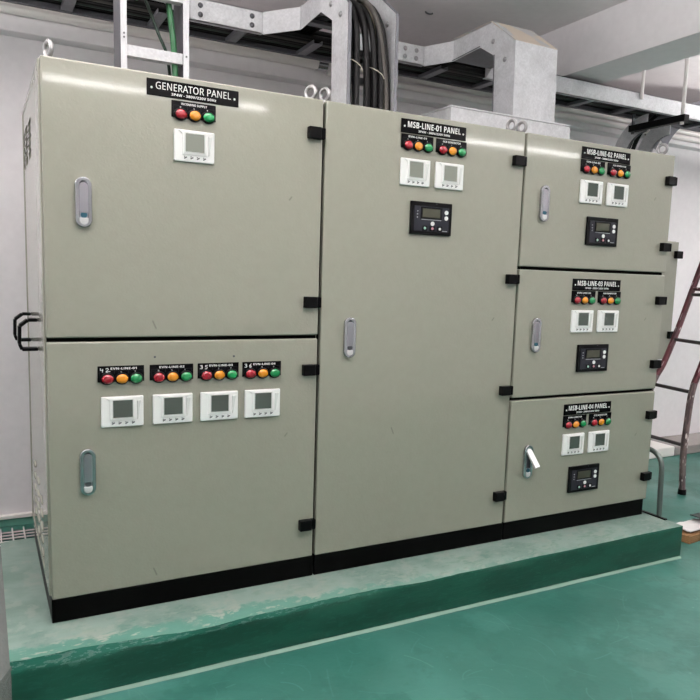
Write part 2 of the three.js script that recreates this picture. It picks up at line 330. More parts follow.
// ---------------------------------------------------------------- cabinets
const T = 1.885, PL = 0.085, DEP = 0.93;
function textPlate(wm, hm, draw) {                                  // flat print on a plate: 1 m = 1600 px
  const w = Math.round(wm * 2000), h = Math.round(hm * 2000), [c, g] = canvasOf(w, h);
  g.fillStyle = '#08080a'; g.fillRect(0, 0, w, h); g.fillStyle = g.strokeStyle = '#f2f2f0'; g.textBaseline = 'middle'; g.textAlign = 'center'; draw(g, w, h);
  const t = new THREE.CanvasTexture(c); t.colorSpace = THREE.SRGBColorSpace; t.magFilter = THREE.LinearFilter;
  return phy({ map: t, roughness: 0.22, specularIntensity: 0.15 });
}
function fit(g, text, x, y, size, width, bold) {                   // one line of grotesque capitals fitted to a width; the I is a plain bar
  g.font = (bold ? 'bold ' : '') + size + 'px sans-serif';
  const step = [...text].map((k) => (k === 'I' ? size * 0.3 : g.measureText(k).width)), m = step.reduce((a, b) => a + b, 0);
  g.save(); g.translate(x, y); g.scale(width / m, 1); g.textAlign = 'left';
  let at = -m / 2; [...text].forEach((k, n) => { if (k === 'I') g.fillRect(at + step[n] / 2 - size * (bold ? 0.075 : 0.05), -size * 0.36, size * (bold ? 0.15 : 0.1), size * 0.715); else g.fillText(k, at, 0); at += step[n]; });
  g.restore();
}
const SIGN_W = 0.322, SIGN_H = 0.055, IND_W = 0.156, IND_H = 0.056;
const screwG = new THREE.CylinderGeometry(0.0035, 0.0042, 0.002, 10).rotateX(Math.PI / 2);
function sign(c, x, y, text, sub) {
  const s = part('sign_plate', rbox(SIGN_W, SIGN_H, 0.004, 0.0018), M.blackGloss, c, [x, y, 0.002], `black sign reading ${text}`);
  const m = textPlate(SIGN_W - 0.006, SIGN_H - 0.006, (g, w, h) => { fit(g, text, w / 2, h * 0.36, h * 0.66, w * 0.84, text[0] === 'M'); g.lineWidth = 1.6; fit(g, sub, w * 0.5, h * 0.83, h * 0.23, w * 0.5, true); });
  part('lettering', new THREE.PlaneGeometry(SIGN_W - 0.006, SIGN_H - 0.006), m, s, [0, 0, 0.0023]);
  for (const k of [-1, 1]) part('screw', screwG, M.ctlWhite, s, [k * (SIGN_W / 2 - 0.016), -0.002, 0.003]);
}
const lensG = new THREE.LatheGeometry([[0, 0.0165], [0.007, 0.0163], [0.0112, 0.0155], [0.0128, 0.0135], [0.0158, 0.0115], [0.017, 0.009], [0.0172, 0]].map(([r, y]) => new THREE.Vector2(r, y)), 28).rotateX(Math.PI / 2).scale(1.16, 0.94, 1);
const bezelG = new THREE.LatheGeometry([[0.0172, 0.009], [0.0195, 0.0085], [0.0215, 0.006], [0.0225, 0]].map(([r, y]) => new THREE.Vector2(r, y)), 28).rotateX(Math.PI / 2).scale(1.12, 0.94, 1);
function indicators(c, x, y, title, hand) {
  const pl = part('indicator_panel', rbox(IND_W, IND_H, 0.004, 0.0018), M.blackGloss, c, [x, y + 0.004, 0.002], `black plate titled ${title}`);
  const m = textPlate(IND_W - 0.004, IND_H - 0.004, (g, w, h) => {
    fit(g, title, hand ? w * 0.56 : w / 2, h * 0.14, h * 0.2, w * 0.6, true);
    ['R', 'S', 'T'].forEach((s, i) => fit(g, s, w * (0.19 + 0.31 * i), h * 0.37, h * 0.13, w * 0.035));
    g.strokeStyle = '#44464a'; g.lineWidth = 1.2; g.strokeRect(w * 0.03, h * 0.27, w * 0.94, h * 0.68); for (const k of [0.35, 0.66]) { g.beginPath(); g.moveTo(w * k, h * 0.27); g.lineTo(w * k, h * 0.5); g.stroke(); }
    if (hand) {                                                     // felt-pen number
      g.strokeStyle = '#f4f4f2'; g.lineWidth = 4; g.lineCap = g.lineJoin = 'round';
      const G = { 4: [[0.12, 0.0, 0.08, 0.5, 0.8, 0.45], [0.66, 0.2, 0.6, 1]], 2: [[0.1, 0.2, 0.5, 0, 0.8, 0.3, 0.1, 0.95, 1.2, 0.85]], 3: [[0.1, 0.1, 0.6, 0.05, 0.7, 0.3, 0.35, 0.45, 0.75, 0.6, 0.6, 0.95, 0.1, 0.9]], 5: [[0.85, 0.05, 0.25, 0.1, 0.2, 0.45, 0.7, 0.45, 0.75, 0.85, 0.1, 1]], 6: [[0.7, 0.02, 0.2, 0.5, 0.3, 1, 0.75, 0.85, 0.6, 0.5, 0.25, 0.65]] };
      [...hand].forEach((d, i) => { for (const st of G[d]) { g.beginPath(); for (let k = 0; k < st.length; k += 2) { const px = w * (0.04 + i * 0.115 + st[k] * 0.085), py = h * (0.1 + st[k + 1] * 0.26); k ? g.lineTo(px, py) : g.moveTo(px, py); } g.stroke(); } });
    }
  });
  part('lettering', new THREE.PlaneGeometry(IND_W - 0.004, IND_H - 0.004), m, pl, [0, 0, 0.0023]);
  ['red', 'amber', 'green'].forEach((k, i) => {
    const px = (i - 1) * 0.0485 + 0.002, py = -0.0165;
    part('lamp_bezel', bezelG, M.black, pl, [px, py, 0.002]); part('lamp_lens', lensG, M[k], pl, [px, py, 0.002], `${k} indicator lens`);
  });
}
const MW = 0.143, MH = 0.107;
const meterG = merge([rbox(MW, MH, 0.010, 0.004), new THREE.ExtrudeGeometry(shapeOf([[-0.054, 0.049], [0.056, 0.049], [0.043, 0.040], [0.043, -0.028], [-0.041, -0.028], [-0.041, 0.040]]), { depth: 0.003, bevelEnabled: true, bevelSize: 0.0025, bevelThickness: 0.0015, bevelSegments: 2 }).translate(0, 0, 0.0045)]);
const wedgeG = new THREE.ExtrudeGeometry(shapeOf([[0.05, 0.036], [0.062, 0.038], [0.058, 0.02], [0.052, -0.026], [0.05, -0.028]]), { depth: 0.004, bevelEnabled: true, bevelSize: 0.0015, bevelThickness: 0.0015, bevelSegments: 1 }).translate(0, 0, 0.004);
const lcdG = rbox(0.067, 0.062, 0.003, 0.0012), lcdRim = new THREE.ExtrudeGeometry((() => { const s = shapeOf([[-0.037, -0.034], [0.037, -0.034], [0.037, 0.034], [-0.037, 0.034]]); s.holes.push(new THREE.Path([[-0.0332, -0.0308], [-0.0332, 0.0308], [0.0332, 0.0308], [0.0332, -0.0308]].map(([x, y]) => new THREE.Vector2(x, y)))); return s; })(), { depth: 0.002, bevelEnabled: false });
const btnG = merge([rbox(0.011, 0.004, 0.003, 0.001, 1).rotateZ(0.5), rbox(0.004, 0.003, 0.003, 0.001, 1).translate(-0.003, 0.004, 0)]);
function meter(c, x, y, lcd = M.lcd) {
  const b = part('power_meter', meterG, M.white, c, [x - 0.003, y, 0.005]);
  part('screen', lcdG, lcd, b, [0.0, 0.0105, 0.009]); part('screen_rim', lcdRim, M.whiteEdge, b, [0.0, 0.0105, 0.009]); part('side_rib', wedgeG, M.whiteEdge, b);
  for (let i = 0; i < 4; i++) part('button', btnG, M.boltDark, b, [-0.032 + i * 0.0225, -0.0405, 0.0055]);
}
const ctlG = rbox(0.205, 0.134, 0.012, 0.003), ctlFaceG = rbox(0.174, 0.102, 0.003, 0.0012), ctlLcdG = rbox(0.088, 0.036, 0.002, 0.0008), ctlFrameG = rbox(0.108, 0.05, 0.003, 0.001);
const roundBtn = new THREE.CylinderGeometry(0.0088, 0.0092, 0.004, 18).rotateX(Math.PI / 2), sqBtn = rbox(0.026, 0.022, 0.003, 0.0015), dotBtn = new THREE.CylinderGeometry(0.0055, 0.0058, 0.003, 14).rotateX(Math.PI / 2), ledG = new THREE.SphereGeometry(0.0032, 10, 8);
const emblemG = new THREE.ExtrudeGeometry((() => { const s = new THREE.Shape(); s.absellipse(0, 0, 0.018, 0.0042, 0, 7); return s; })(), { depth: 0.001, bevelEnabled: false }), lineG = rbox(0.04, 0.003, 0.001, 0.0004), lipG = rbox(0.1, 0.003, 0.002, 0.0008);
function controller(c, x, y) {
  const b = part('controller', ctlG, M.black, c, [x - 0.006, y, 0.006]);
  part('face_panel', ctlFaceG, M.ctlFace, b, [0, -0.003, 0.0055]);
  part('screen_frame', ctlFrameG, M.ctlFrame, b, [-0.002, 0.021, 0.0065]); part('screen', ctlLcdG, M.ctlLcd, b, [-0.004, 0.021, 0.0078]); part('screen_lip', lipG, M.ctlGrey, b, [-0.002, -0.0055, 0.0068]);
  part('emblem', emblemG, M.ctlGrey, b, [0.006, 0.0605, 0.0058]); part('print_line', lineG, M.ctlGrey, b, [0.06, -0.049, 0.0068]);
  for (const dy of [0.028, 0.005]) part('button', roundBtn, M.ctlWhite, b, [0.072, dy, 0.0075]);
  part('button', roundBtn, M.ctlWhite, b, [0.004, -0.021, 0.0075]);
  ['ctlGreen', 'ctlRed', 'ctlWhite'].forEach((k, i) => { part('button', sqBtn, M.ctlFrame, b, [-0.034 + i * 0.0375, -0.041, 0.007]); part('button', dotBtn, M[k], b, [-0.034 + i * 0.0375, -0.041, 0.0088]); });
  for (let i = 0; i < 3; i++) part('status_light', ledG, M.ctlGrey, b, [-0.072, 0.027 - i * 0.0125, 0.0065]);
}
function stadium(w, h, k = 0) { const r = w / 2 - k, s = new THREE.Shape(), y = h / 2 - w / 2; s.absarc(0, y, r, 0, Math.PI); s.absarc(0, -y, r, Math.PI, 2 * Math.PI); s.closePath(); return s; }
const HW = 0.047, HH = 0.158;
const ringS = stadium(HW, HH); ringS.holes.push(new THREE.Path(stadium(HW, HH, 0.0085).getPoints(12)));
const ringG = new THREE.ExtrudeGeometry(ringS, { depth: 0.008, bevelEnabled: true, bevelSize: 0.0025, bevelThickness: 0.003, bevelSegments: 3, curveSegments: 16 });
const trayG = new THREE.ExtrudeGeometry(stadium(HW, HH, 0.006), { depth: 0.002, bevelEnabled: false, curveSegments: 14 });
const leverG = new THREE.ExtrudeGeometry((() => { const s = new THREE.Shape(); s.absarc(0, 0, 0.0128, 0, Math.PI); s.lineTo(-0.0128, -0.082); s.lineTo(0.0128, -0.082); s.closePath(); return s; })(), { depth: 0.006, bevelEnabled: true, bevelSize: 0.0018, bevelThickness: 0.003, bevelSegments: 3, curveSegments: 14 });
const lockG = new THREE.CylinderGeometry(0.0105, 0.0105, 0.008, 18).rotateX(Math.PI / 2), lockPlate = rbox(0.027, 0.02, 0.006, 0.002);
const pushG = new THREE.ExtrudeGeometry((() => { const s = new THREE.Shape(); s.absarc(0, 0, 0.0125, Math.PI, 2 * Math.PI); s.lineTo(0.0125, 0.007); s.lineTo(-0.0125, 0.007); s.closePath(); return s; })(), { depth: 0.008, bevelEnabled: true, bevelSize: 0.0015, bevelThickness: 0.002, bevelSegments: 2, curveSegments: 14 });
function handle(c, x, y, open, lock = M.lock) {
  const b = part('door_handle', ringG, M.chrome, c, [x, y, 0.003], open ? 'chrome swing handle pulled open' : undefined);
  part('recess', trayG, M.zincDull, b, [0, 0, -0.002]);
  const l = part('lever', leverG, open ? M.chromeBright : M.chromeLever, b, [0, 0.049, 0.003], open ? 'bright lever swung outward' : undefined); if (open) { l.rotation.set(-0.62, 0, 0.16, 'ZYX'); l.position.z = 0.008; }
  part('lock_plate', lockPlate, M.chromeLever, b, [0, -0.042, 0.005]); part('key_lock', lockG, lock, b, [0, -0.041, 0.006]); part('push_button', pushG, M.chromeBright, b, [0, -0.059, 0.003]);
}
const hingeG = rbox(0.05, 0.043, 0.026, 0.003), hingePinG = merge([rbox(0.022, 0.042, 0.022, 0.004)]);
function hinge(c, x, y) { const b = part('hinge', hingeG, M.black, c, [x, y, 0.0125]); part('hinge_knuckle', hingePinG, M.blackGloss, b, [0.034, 0, -0.004]); }
const eyeG = merge([new THREE.TorusGeometry(0.0228, 0.0076, 12, 28).rotateY(Math.PI / 2).translate(0, 0.036, 0), new THREE.CylinderGeometry(0.013, 0.016, 0.014, 16).translate(0, 0.007, 0)]);
function lifting(c, x, z = -0.075, turn = 0) { part('lifting_eye', eyeG, M.chromeDull, c, [x, T, z]).rotation.y = turn; }
function doorG(w, h) { return metreUV(rbox(w, h, 0.026, 0.006, 3)); }

function cabinet(name, label, x, w, doors, sideVents) {             // local origin: front lower left corner on the plinth
  const c = thing(name, label, 'cabinet', [x, B, 0]);
  part('base_frame', boxAt(0.004, w - (x > 1.5 ? 0.026 : 0.002), 0, PL, -0.86, -0.001, 0.003), M.base, c);
  if (!sideVents) part('cabinet_body', boxAt(0.0015, w - 0.0015, PL, T, -DEP, -0.045, 0.004), M.paint, c);
  part('door_gasket', boxAt(0.008, w - 0.008, PL + 0.008, T - 0.008, -0.046, -0.02, 0), M.gasket, c);
  for (const [y0, y1] of doors) part('door', doorG(w - 0.011, y1 - y0).translate(w / 2, (y0 + y1) / 2, -0.013), M.paint, c);
  return c;
}
const W1 = 0.998, W2 = 0.9934, W3 = 0.9904, XA = 0, XB = 0.998, XC = 1.9914;
const VOLT = '3P4W - 380V/220V 50Hz';
{ // generator cabinet
  const c = cabinet('switchgear_cabinet', 'leftmost beige cabinet with two doors, the generator panel, and vents in its side', XA, W1, [[0.993, T], [PL, 0.979]], true);
  // hollow shell with slots cut in its left side
  part('cabinet_body', merge([boxAt(0, W1 - 0.0015, T - 0.02, T, -DEP, -0.045, 0.004), boxAt(0, W1 - 0.0015, PL, T, -DEP, -DEP + 0.01, 0), boxAt(W1 - 0.02, W1 - 0.0015, PL, T, -DEP, -0.045, 0), boxAt(0, W1 - 0.0015, PL, PL + 0.02, -DEP, -0.045, 0), boxAt(0, 0.03, PL, T, -0.235, -0.03, 0.006), boxAt(0.012, W1, PL, T, -0.25, -0.24, 0)]), M.paint, c);
  const holes = [];
  const slot = (z, y, l) => { const a = -z, h = 0.0165, q = new THREE.Path(); q.absarc(a + l / 2 - h, y, h, Math.PI / 2, -Math.PI / 2, true); q.absarc(a - l / 2 + h, y, h, -Math.PI / 2, -Math.PI * 1.5, true); q.closePath(); holes.push(q); };
  [[-0.52, 1.764], [-0.72, 1.77], [-0.525, 1.738], [-0.865, 1.765], [-0.72, 1.74], [-0.515, 1.709], [-0.87, 1.739], [-0.725, 1.713], [-0.53, 1.683], [-0.865, 1.706], [-0.725, 1.685], [-0.52, 1.652], [-0.865, 1.677], [-0.71, 1.65], [-0.865, 1.647]].forEach(([z, y]) => slot(z, y, z < -0.8 ? 0.09 : 0.13));
  part('side_panel', plateYZ([[-0.245, PL + 0.004], [-DEP + 0.005, PL + 0.004], [-DEP + 0.005, T - 0.008], [-0.245, T - 0.008]], 0.003, 0.003, holes), M.paint, c, [0, 0, 0], 'slotted left side panel');
  const louG = new THREE.SphereGeometry(1, 12, 6, 0, Math.PI * 2, 0, Math.PI / 2).rotateZ(Math.PI / 2).scale(0.007, 0.014, 0.05);
  for (let r = 0; r < 5; r++) for (let k = 0; k < 3; k++) part('louvre', louG, M.paint, c, [0.003, 0.36 - r * 0.052 + (k - 1) * 0.018 + k * 0.01, -0.34 - k * 0.17]);
  part('inner_baffle', boxAt(0.035, 0.04, PL + 0.05, T - 0.05, -DEP + 0.02, -0.26, 0), M.gasket, c);
  const gripPts = [[0.002, 0.052], [-0.03, 0.052], [-0.058, 0.03], [-0.06, -0.036], [-0.052, -0.056], [0.002, -0.056]];
  for (const z of [-0.35, -0.72]) {
    const g = []; for (let i = 0; i < gripPts.length - 1; i++) g.push(beam(V(gripPts[i][0], gripPts[i][1], 0), V(gripPts[i + 1][0], gripPts[i + 1][1], 0), 0.05, 0.012, 0.003, V(gripPts[i][1] === 0.03 ? 1 : 0, gripPts[i][1] === 0.03 ? 0 : 1, 0)));
    part('side_handle', merge(g), M.black, c, [0, 0.978, z], 'black angular pull handle on the side panel');
  }
  sign(c, 0.494, 1.838, 'GENERATOR PANEL', VOLT); indicators(c, 0.494, 1.773, 'INCOMING SUPPLY'); meter(c, 0.498, 1.657, M.lcdLight);
  handle(c, 0.127, 1.44); handle(c, 0.1275, 0.53, false, M.boltDark);
  [[0.245, 'EVN-LINE-01', '42'], [0.42, 'EVN-LINE-02'], [0.592, 'EVN-LINE-03', '35'], [0.762, 'EVN-LINE-04', '36']].forEach(([x, t, h]) => { indicators(c, x - 0.003, 0.863, t, h); meter(c, x + 0.003, 0.735); });
  for (const y of [1.757, 1.122, 0.857, 0.226]) hinge(c, 0.951, y);
  for (const [x, y] of [[0.358, 0.922], [0.649, 0.918]]) part('screw', screwG, M.boltDark, c, [x, y, 0.001]);
  lifting(c, 0.035, -0.06, 0.35); lifting(c, W1 - 0.03, -0.07, 0.5);
  part('gland_plate', boxAt(0.37, 0.62, T, T + 0.012, -0.8, -0.45, 0.003), M.black, c);
}
{ // tall single door cabinet
  const c = cabinet('switchgear_cabinet', 'middle beige cabinet with one tall full height door, entered by the open cable drop', XB, W2, [[PL, T]]);
  sign(c, 0.499, 1.835, 'MSB-LINE-01 PANEL', VOLT); indicators(c, 0.419, 1.772, 'EVN-LINE-01'); indicators(c, 0.588, 1.771, 'ACB GENERATOR');
  meter(c, 0.415, 1.655, M.lcdLight); meter(c, 0.585, 1.655, M.lcdLight); controller(c, 0.505, 1.475);
  handle(c, 0.132, 0.982, false, M.boltDark);
  for (const y of [1.755, 1.236, 0.727, 0.226]) hinge(c, 0.944, y);
  lifting(c, 0.03, -0.07, 0.35); lifting(c, W2 - 0.03, -0.07, 0.2);
}
{ // three stacked doors
  const c = cabinet('switchgear_cabinet', 'right beige cabinet with three stacked doors, the lowest handle pulled open', XC, W3, [[1.296, T], [0.687, 1.282], [PL, 0.673]]);
  [[1.834, '02'], [1.221, '03'], [0.611, '04']].forEach(([y, n], i) => {
    sign(c, 0.497, y, `MSB-LINE-${n} PANEL`, VOLT); indicators(c, 0.413, y - 0.062, `EVN-LINE-${n}`); indicators(c, 0.587, y - 0.062, 'ACB GENERATOR');
    meter(c, 0.413, y - 0.177 + i * 0.001); meter(c, 0.588, y - 0.177 + i * 0.001); controller(c, 0.504, y - 0.357);
    handle(c, 0.122, [1.583, 0.98, 0.374][i], i === 2);
  });
  for (const y of [1.756, 1.424, 1.151, 0.82, 0.55, 0.216]) hinge(c, 0.947, y);
  lifting(c, 0.03, -0.07, 0.2); lifting(c, W3 - 0.045, -0.05, 0.3);
}

// ---------------------------------------------------------------- cable trays
const boltG = merge([new THREE.SphereGeometry(0.011, 12, 6, 0, Math.PI * 2, 0, Math.PI / 2).rotateX(Math.PI / 2).scale(1.1, 1, 0.7), new THREE.CylinderGeometry(0.013, 0.013, 0.003, 14).rotateX(Math.PI / 2)]);
const boltX = boltG.clone().rotateY(-Math.PI / 2);
const TY = 2.438 + B, TH2 = 0.106, TZF = -1.05, TZB = -1.295;
function railX(x0, x1, z, dir) {                                    // C rail along x, flanges towards dir
  return merge([boxAt(x0, x1, TY, TY + TH2, Math.min(z, z + dir * 0.004), Math.max(z, z + dir * 0.004), 0), boxAt(x0, x1, TY, TY + 0.004, Math.min(z, z + dir * 0.024), Math.max(z, z + dir * 0.024), 0), boxAt(x0, x1, TY + TH2 - 0.004, TY + TH2, Math.min(z, z + dir * 0.024), Math.max(z, z + dir * 0.024), 0)]);
}
{
  const t = thing('cable_tray', 'long galvanised cable ladder tray along the back wall above all cabinets', 'cable tray', [3, TY, -1.2]);
  const P = [-3, -TY, 1.2];
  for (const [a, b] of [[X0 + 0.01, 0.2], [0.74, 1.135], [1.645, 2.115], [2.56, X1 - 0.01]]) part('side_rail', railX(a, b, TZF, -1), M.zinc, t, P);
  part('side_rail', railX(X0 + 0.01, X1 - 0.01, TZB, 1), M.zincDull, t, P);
  const rungG = merge([boxAt(-0.026, 0.026, 0, 0.004, TZB + 0.004, TZF - 0.004, 0), boxAt(-0.026, -0.023, 0, 0.02, TZB + 0.004, TZF - 0.004, 0), boxAt(0.023, 0.026, 0, 0.02, TZB + 0.004, TZF - 0.004, 0)]);
  for (let i = -6; i < 19; i++) part('rung', rungG, M.zincDark, t, [0.225 + i * 0.4075 - 3, 0.004, 1.2]);
  // splice plates and their bolts
  for (const [x0, x1, bx] of [[0.76, 1.12, [0.81, 1.075]], [1.84, 2.105, [1.90, 1.985, 2.06]]]) {
    const s = part('splice_plate', boxAt(x0, x1, TY + 0.004, TY + TH2 - 0.004, TZF, TZF + 0.004, 0.001), M.zinc, t, P);
    for (const x of bx) for (const y of [0.031, 0.074]) part('bolt', boltG, bx.length > 2 ? M.bolt : M.boltDark, s, [x, TY + y, TZF + 0.005]);
  }
}
// cables lying in the tray
const laid = [[-1.09, 0.016, 'cable', 'front'], [-1.125, 0.017, 'cable'], [-1.16, 0.016, 'cableGrey'], [-1.195, 0.017, 'cable'], [-1.23, 0.016, 'cable'], [-1.262, 0.012, 'cableGreen'], [-1.29, 0.0155, 'cable'], [-1.319, 0.012, 'cable'], [-1.108, 0.015, 'cable', 0, 0.034], [-1.178, 0.016, 'cable', 0, 0.034], [-1.212, 0.015, 'cable', 0, 0.034], [-1.276, 0.015, 'cable', 0, 0.032]];
laid.forEach(([z, r, k, , lift = 0], i) => {
  const pts = []; for (let x = X0 + 0.05; x < X1; x += 0.55) pts.push(V(x, TY + 0.024 + r + lift + rnd() * 0.003, -1.05 + (z + 1.05) * 0.84 + (rnd() - 0.5) * 0.004));
  const green = k === 'cableGreen', gy = k === 'cableGrey';
  solo('tray_cable', green ? 'only green cable lying in the long tray above the cabinets' : gy ? 'dark grey cable lying among black ones in the long tray' : 'black power cable lying lengthwise in the long wall tray', 'cable', tube(pts, r, 60, 8), M[k], green || gy ? undefined : 'black cables lying in the long tray');
});
// a branch of the tray that comes forward and bends down into a cabinet: outline of one side rail as [z, y]
const dropOutline = (zo, yEnd) => [[-0.886, 2.435], [-0.643 + zo, 2.447], [-0.520 + zo, 2.374], [-0.506 + zo, yEnd], [-0.352 + zo, yEnd], [-0.362 + zo, 2.402], [-0.552 + zo, 2.545], [-0.886, 2.545]].map(([z, y]) => [z, y + B]);
function dropRail(t, x, out, inward, webM, flM, P, fw = 0.018) {
  const web = part('side_rail', plateYZ(out, x, 0.003), webM, t, P);
  const [, , , , a, b, c, d] = out, g = [];
  for (const [p, q] of [[a, b], [b, c], [c, d]]) g.push(beam(V(x + inward * fw / 2 + (inward < 0 ? 0.003 : 0), p[1], p[0]), V(x + inward * fw / 2 + (inward < 0 ? 0.003 : 0), q[1], q[0]), fw, 0.003));
  for (const q of g) metreUV(q);
  part('rail_flange', merge(g), flM, web); return web;
}
function bend(t, xa, xb, P, mat) {                                  // plate that turns the tray's front rail into the branch
  part('bend_plate', metreUV(beam(V(xa, TY + TH2 / 2 - 0.002, TZF + 0.002), V(xb, TY + TH2 / 2 - 0.002, -0.884), 0.004, TH2 + 0.002)), mat, t, P);
}
{ // left: open ladder drop into the generator cabinet
  const t = thing('cable_ladder_drop', 'narrow open ladder drop with grey mottled rungs into the leftmost cabinet', 'cable ladder', [0.47, T + B, -0.58]), P = [-0.47, -T - B, 0.58];
  const out = dropOutline(-0.148, T + 0.013);
  for (const x of [0.339, 0.587]) dropRail(t, x, out, 1, M.zincDull, M.zinc, P, 0.024);
  for (const y of [2.092, 2.332]) part('rung', metreUV(merge([boxAt(0.342, 0.587, y + B - 0.021, y + B + 0.021, -0.515, -0.511, 0), boxAt(0.342, 0.587, y + B + 0.018, y + B + 0.021, -0.55, -0.515, 0), boxAt(0.342, 0.587, y + B - 0.021, y + B - 0.018, -0.55, -0.515, 0)])), M.zinc, t, P);
  for (const z of [-0.72, -0.86]) part('rung', boxAt(0.342, 0.587, 2.45 + B, 2.47 + B, z - 0.025, z + 0.025, 0), M.zincDark, t, P);
  bend(t, 0.2, 0.339, P, M.zinc); bend(t, 0.74, 0.59, P, M.zinc);
  for (const [x, y] of [[0.351, 2.15], [0.351, 2.135], [0.599, 2.1]]) part('bolt', new THREE.CylinderGeometry(0.004, 0.004, 0.003, 8).rotateX(Math.PI / 2), M.boltDark, t, [x + P[0], y + B + P[1], -0.4985 + P[2]]);
}
solo('earth_cable', 'thin dark green cable hanging inside the left ladder drop', 'cable', tube([V(0.40, TY + 0.06, -1.1), V(0.425, TY + 0.03, -0.85), V(0.45, 2.36 + B, -0.64), V(0.506, 2.205 + B, -0.6), V(0.547, 2.104 + B, -0.6), V(0.562, T + B + 0.014, -0.6)], 0.0065, 40, 8), M.cableGreen);
solo('earth_cable', 'thicker bright green cable beside the right rail of the left ladder drop', 'cable', tube([V(0.51, TY + 0.06, -1.1), V(0.52, TY + 0.03, -0.85), V(0.535, 2.38 + B, -0.6), V(0.548, 2.214 + B, -0.54), V(0.558, 2.1 + B, -0.535), V(0.566, T + B + 0.014, -0.535)], 0.0125, 40, 10), M.cableGreenThick);

{ // centre: open drop full of black cables
  const t = thing('cable_ladder_drop', 'tall galvanised open drop full of black cables into the middle cabinet', 'cable ladder', [1.39, T + B, -0.43]), P = [-1.39, -T - B, 0.43];
  const out = dropOutline(0, T + 0.001);
  for (const x of [1.269, 1.51]) {
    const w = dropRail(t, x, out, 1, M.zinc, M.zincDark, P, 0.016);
    for (const [z, y] of [[-0.535, 2.448], [-0.435, 2.375]]) for (const s of x < 1.4 ? [-0.002] : [-0.002]) part('bolt', boltX, M.bolt, w, [x + s, y + B, z]);
  }
  for (const y of [1.985, 2.12, 2.24]) part('rung', boxAt(1.272, 1.51, y + B - 0.014, y + B + 0.014, -0.502, -0.472, 0.002), M.zincDark, t, P);
  for (const z of [-0.66, -0.82]) part('rung', boxAt(1.272, 1.51, 2.448 + B, 2.466 + B, z - 0.024, z + 0.024, 0.002), M.zincDark, t, P);
  bend(t, 1.135, 1.269, P, M.zinc); bend(t, 1.645, 1.513, P, M.zinc);
}
{ // cables over the drop: [x at the tray, x at the roof, z of the fall, radius, material, apex lift]
  const C = [[1.30, 1.297, -0.40, 0.015, 'cable', 0], [1.316, 1.331, -0.385, 0.0155, 'cable', 0.004], [1.325, 1.345, -0.425, 0.014, 'cable', -0.01], [1.345, 1.386, -0.388, 0.0145, 'cable', 0.012], [1.338, 1.418, -0.42, 0.0145, 'cable', 0.014], [1.375, 1.426, -0.385, 0.0135, 'cable', 0.005], [1.392, 1.451, -0.41, 0.0145, 'cable', 0.014], [1.40, 1.455, -0.378, 0.0125, 'cable', 0.02], [1.366, 1.478, -0.395, 0.0125, 'cableBeige', 0.04], [1.42, 1.487, -0.42, 0.013, 'cableGreen', 0.03], [1.36, 1.481, -0.372, 0.011, 'cableGrey', 0.028], [1.41, 1.497, -0.385, 0.0115, 'cable', 0.016], [1.43, 1.496, -0.405, 0.011, 'cable', 0.0], [1.43, 1.46, -0.44, 0.014, 'cable', -0.01]];
  C.forEach(([xa, xb, z, r, k, up], i) => {
    const m = xa + (xb - xa) * 0.25, top = 2.455 + up + B;
    const pts = [V(xa, TY + 0.085, -1.18), V(xa, TY + 0.07 + up * 0.5, -0.92), V(xa + (xb - xa) * 0.08, top + 0.01, -0.68), V(m, top - 0.012, z - 0.1), V(xa + (xb - xa) * 0.55, 2.33 + B + up, z - 0.012), V(xa + (xb - xa) * 0.85, 2.17 + B, z), V(xb, 2.02 + B, z), V(xb, T + B + 0.001, z)];
    const label = { cable: 'thick black cable bent over the tray edge and down the centre drop', cableBeige: 'dusty beige cable looped highest over the centre drop', cableGreen: 'dark green cable on the right side of the centre drop', cableGrey: 'dusty dark grey cable curving in front of the centre drop cables' }[k];
    solo('power_cable', label, 'cable', tube(pts, r, 56, 10), M[k], k === 'cable' ? 'black cables bent down the centre drop' : undefined);
  });
  for (const [x, y, w] of [[1.318, 2.15, 0.07], [1.425, 2.13, 0.085]]) solo('cable_tie', x < 1.4 ? 'pale cable tie round the left bundle in the centre drop' : 'pale cable tie round the right bundle in the centre drop', 'cable tie', tube([V(x - w / 2, y + B + 0.03, -0.4), V(x - w / 4, y + B + 0.022, -0.372), V(x + w / 4, y + B, -0.361), V(x + w / 2, y + B - 0.022, -0.37)], 0.002, 16, 6), M.tie);
}
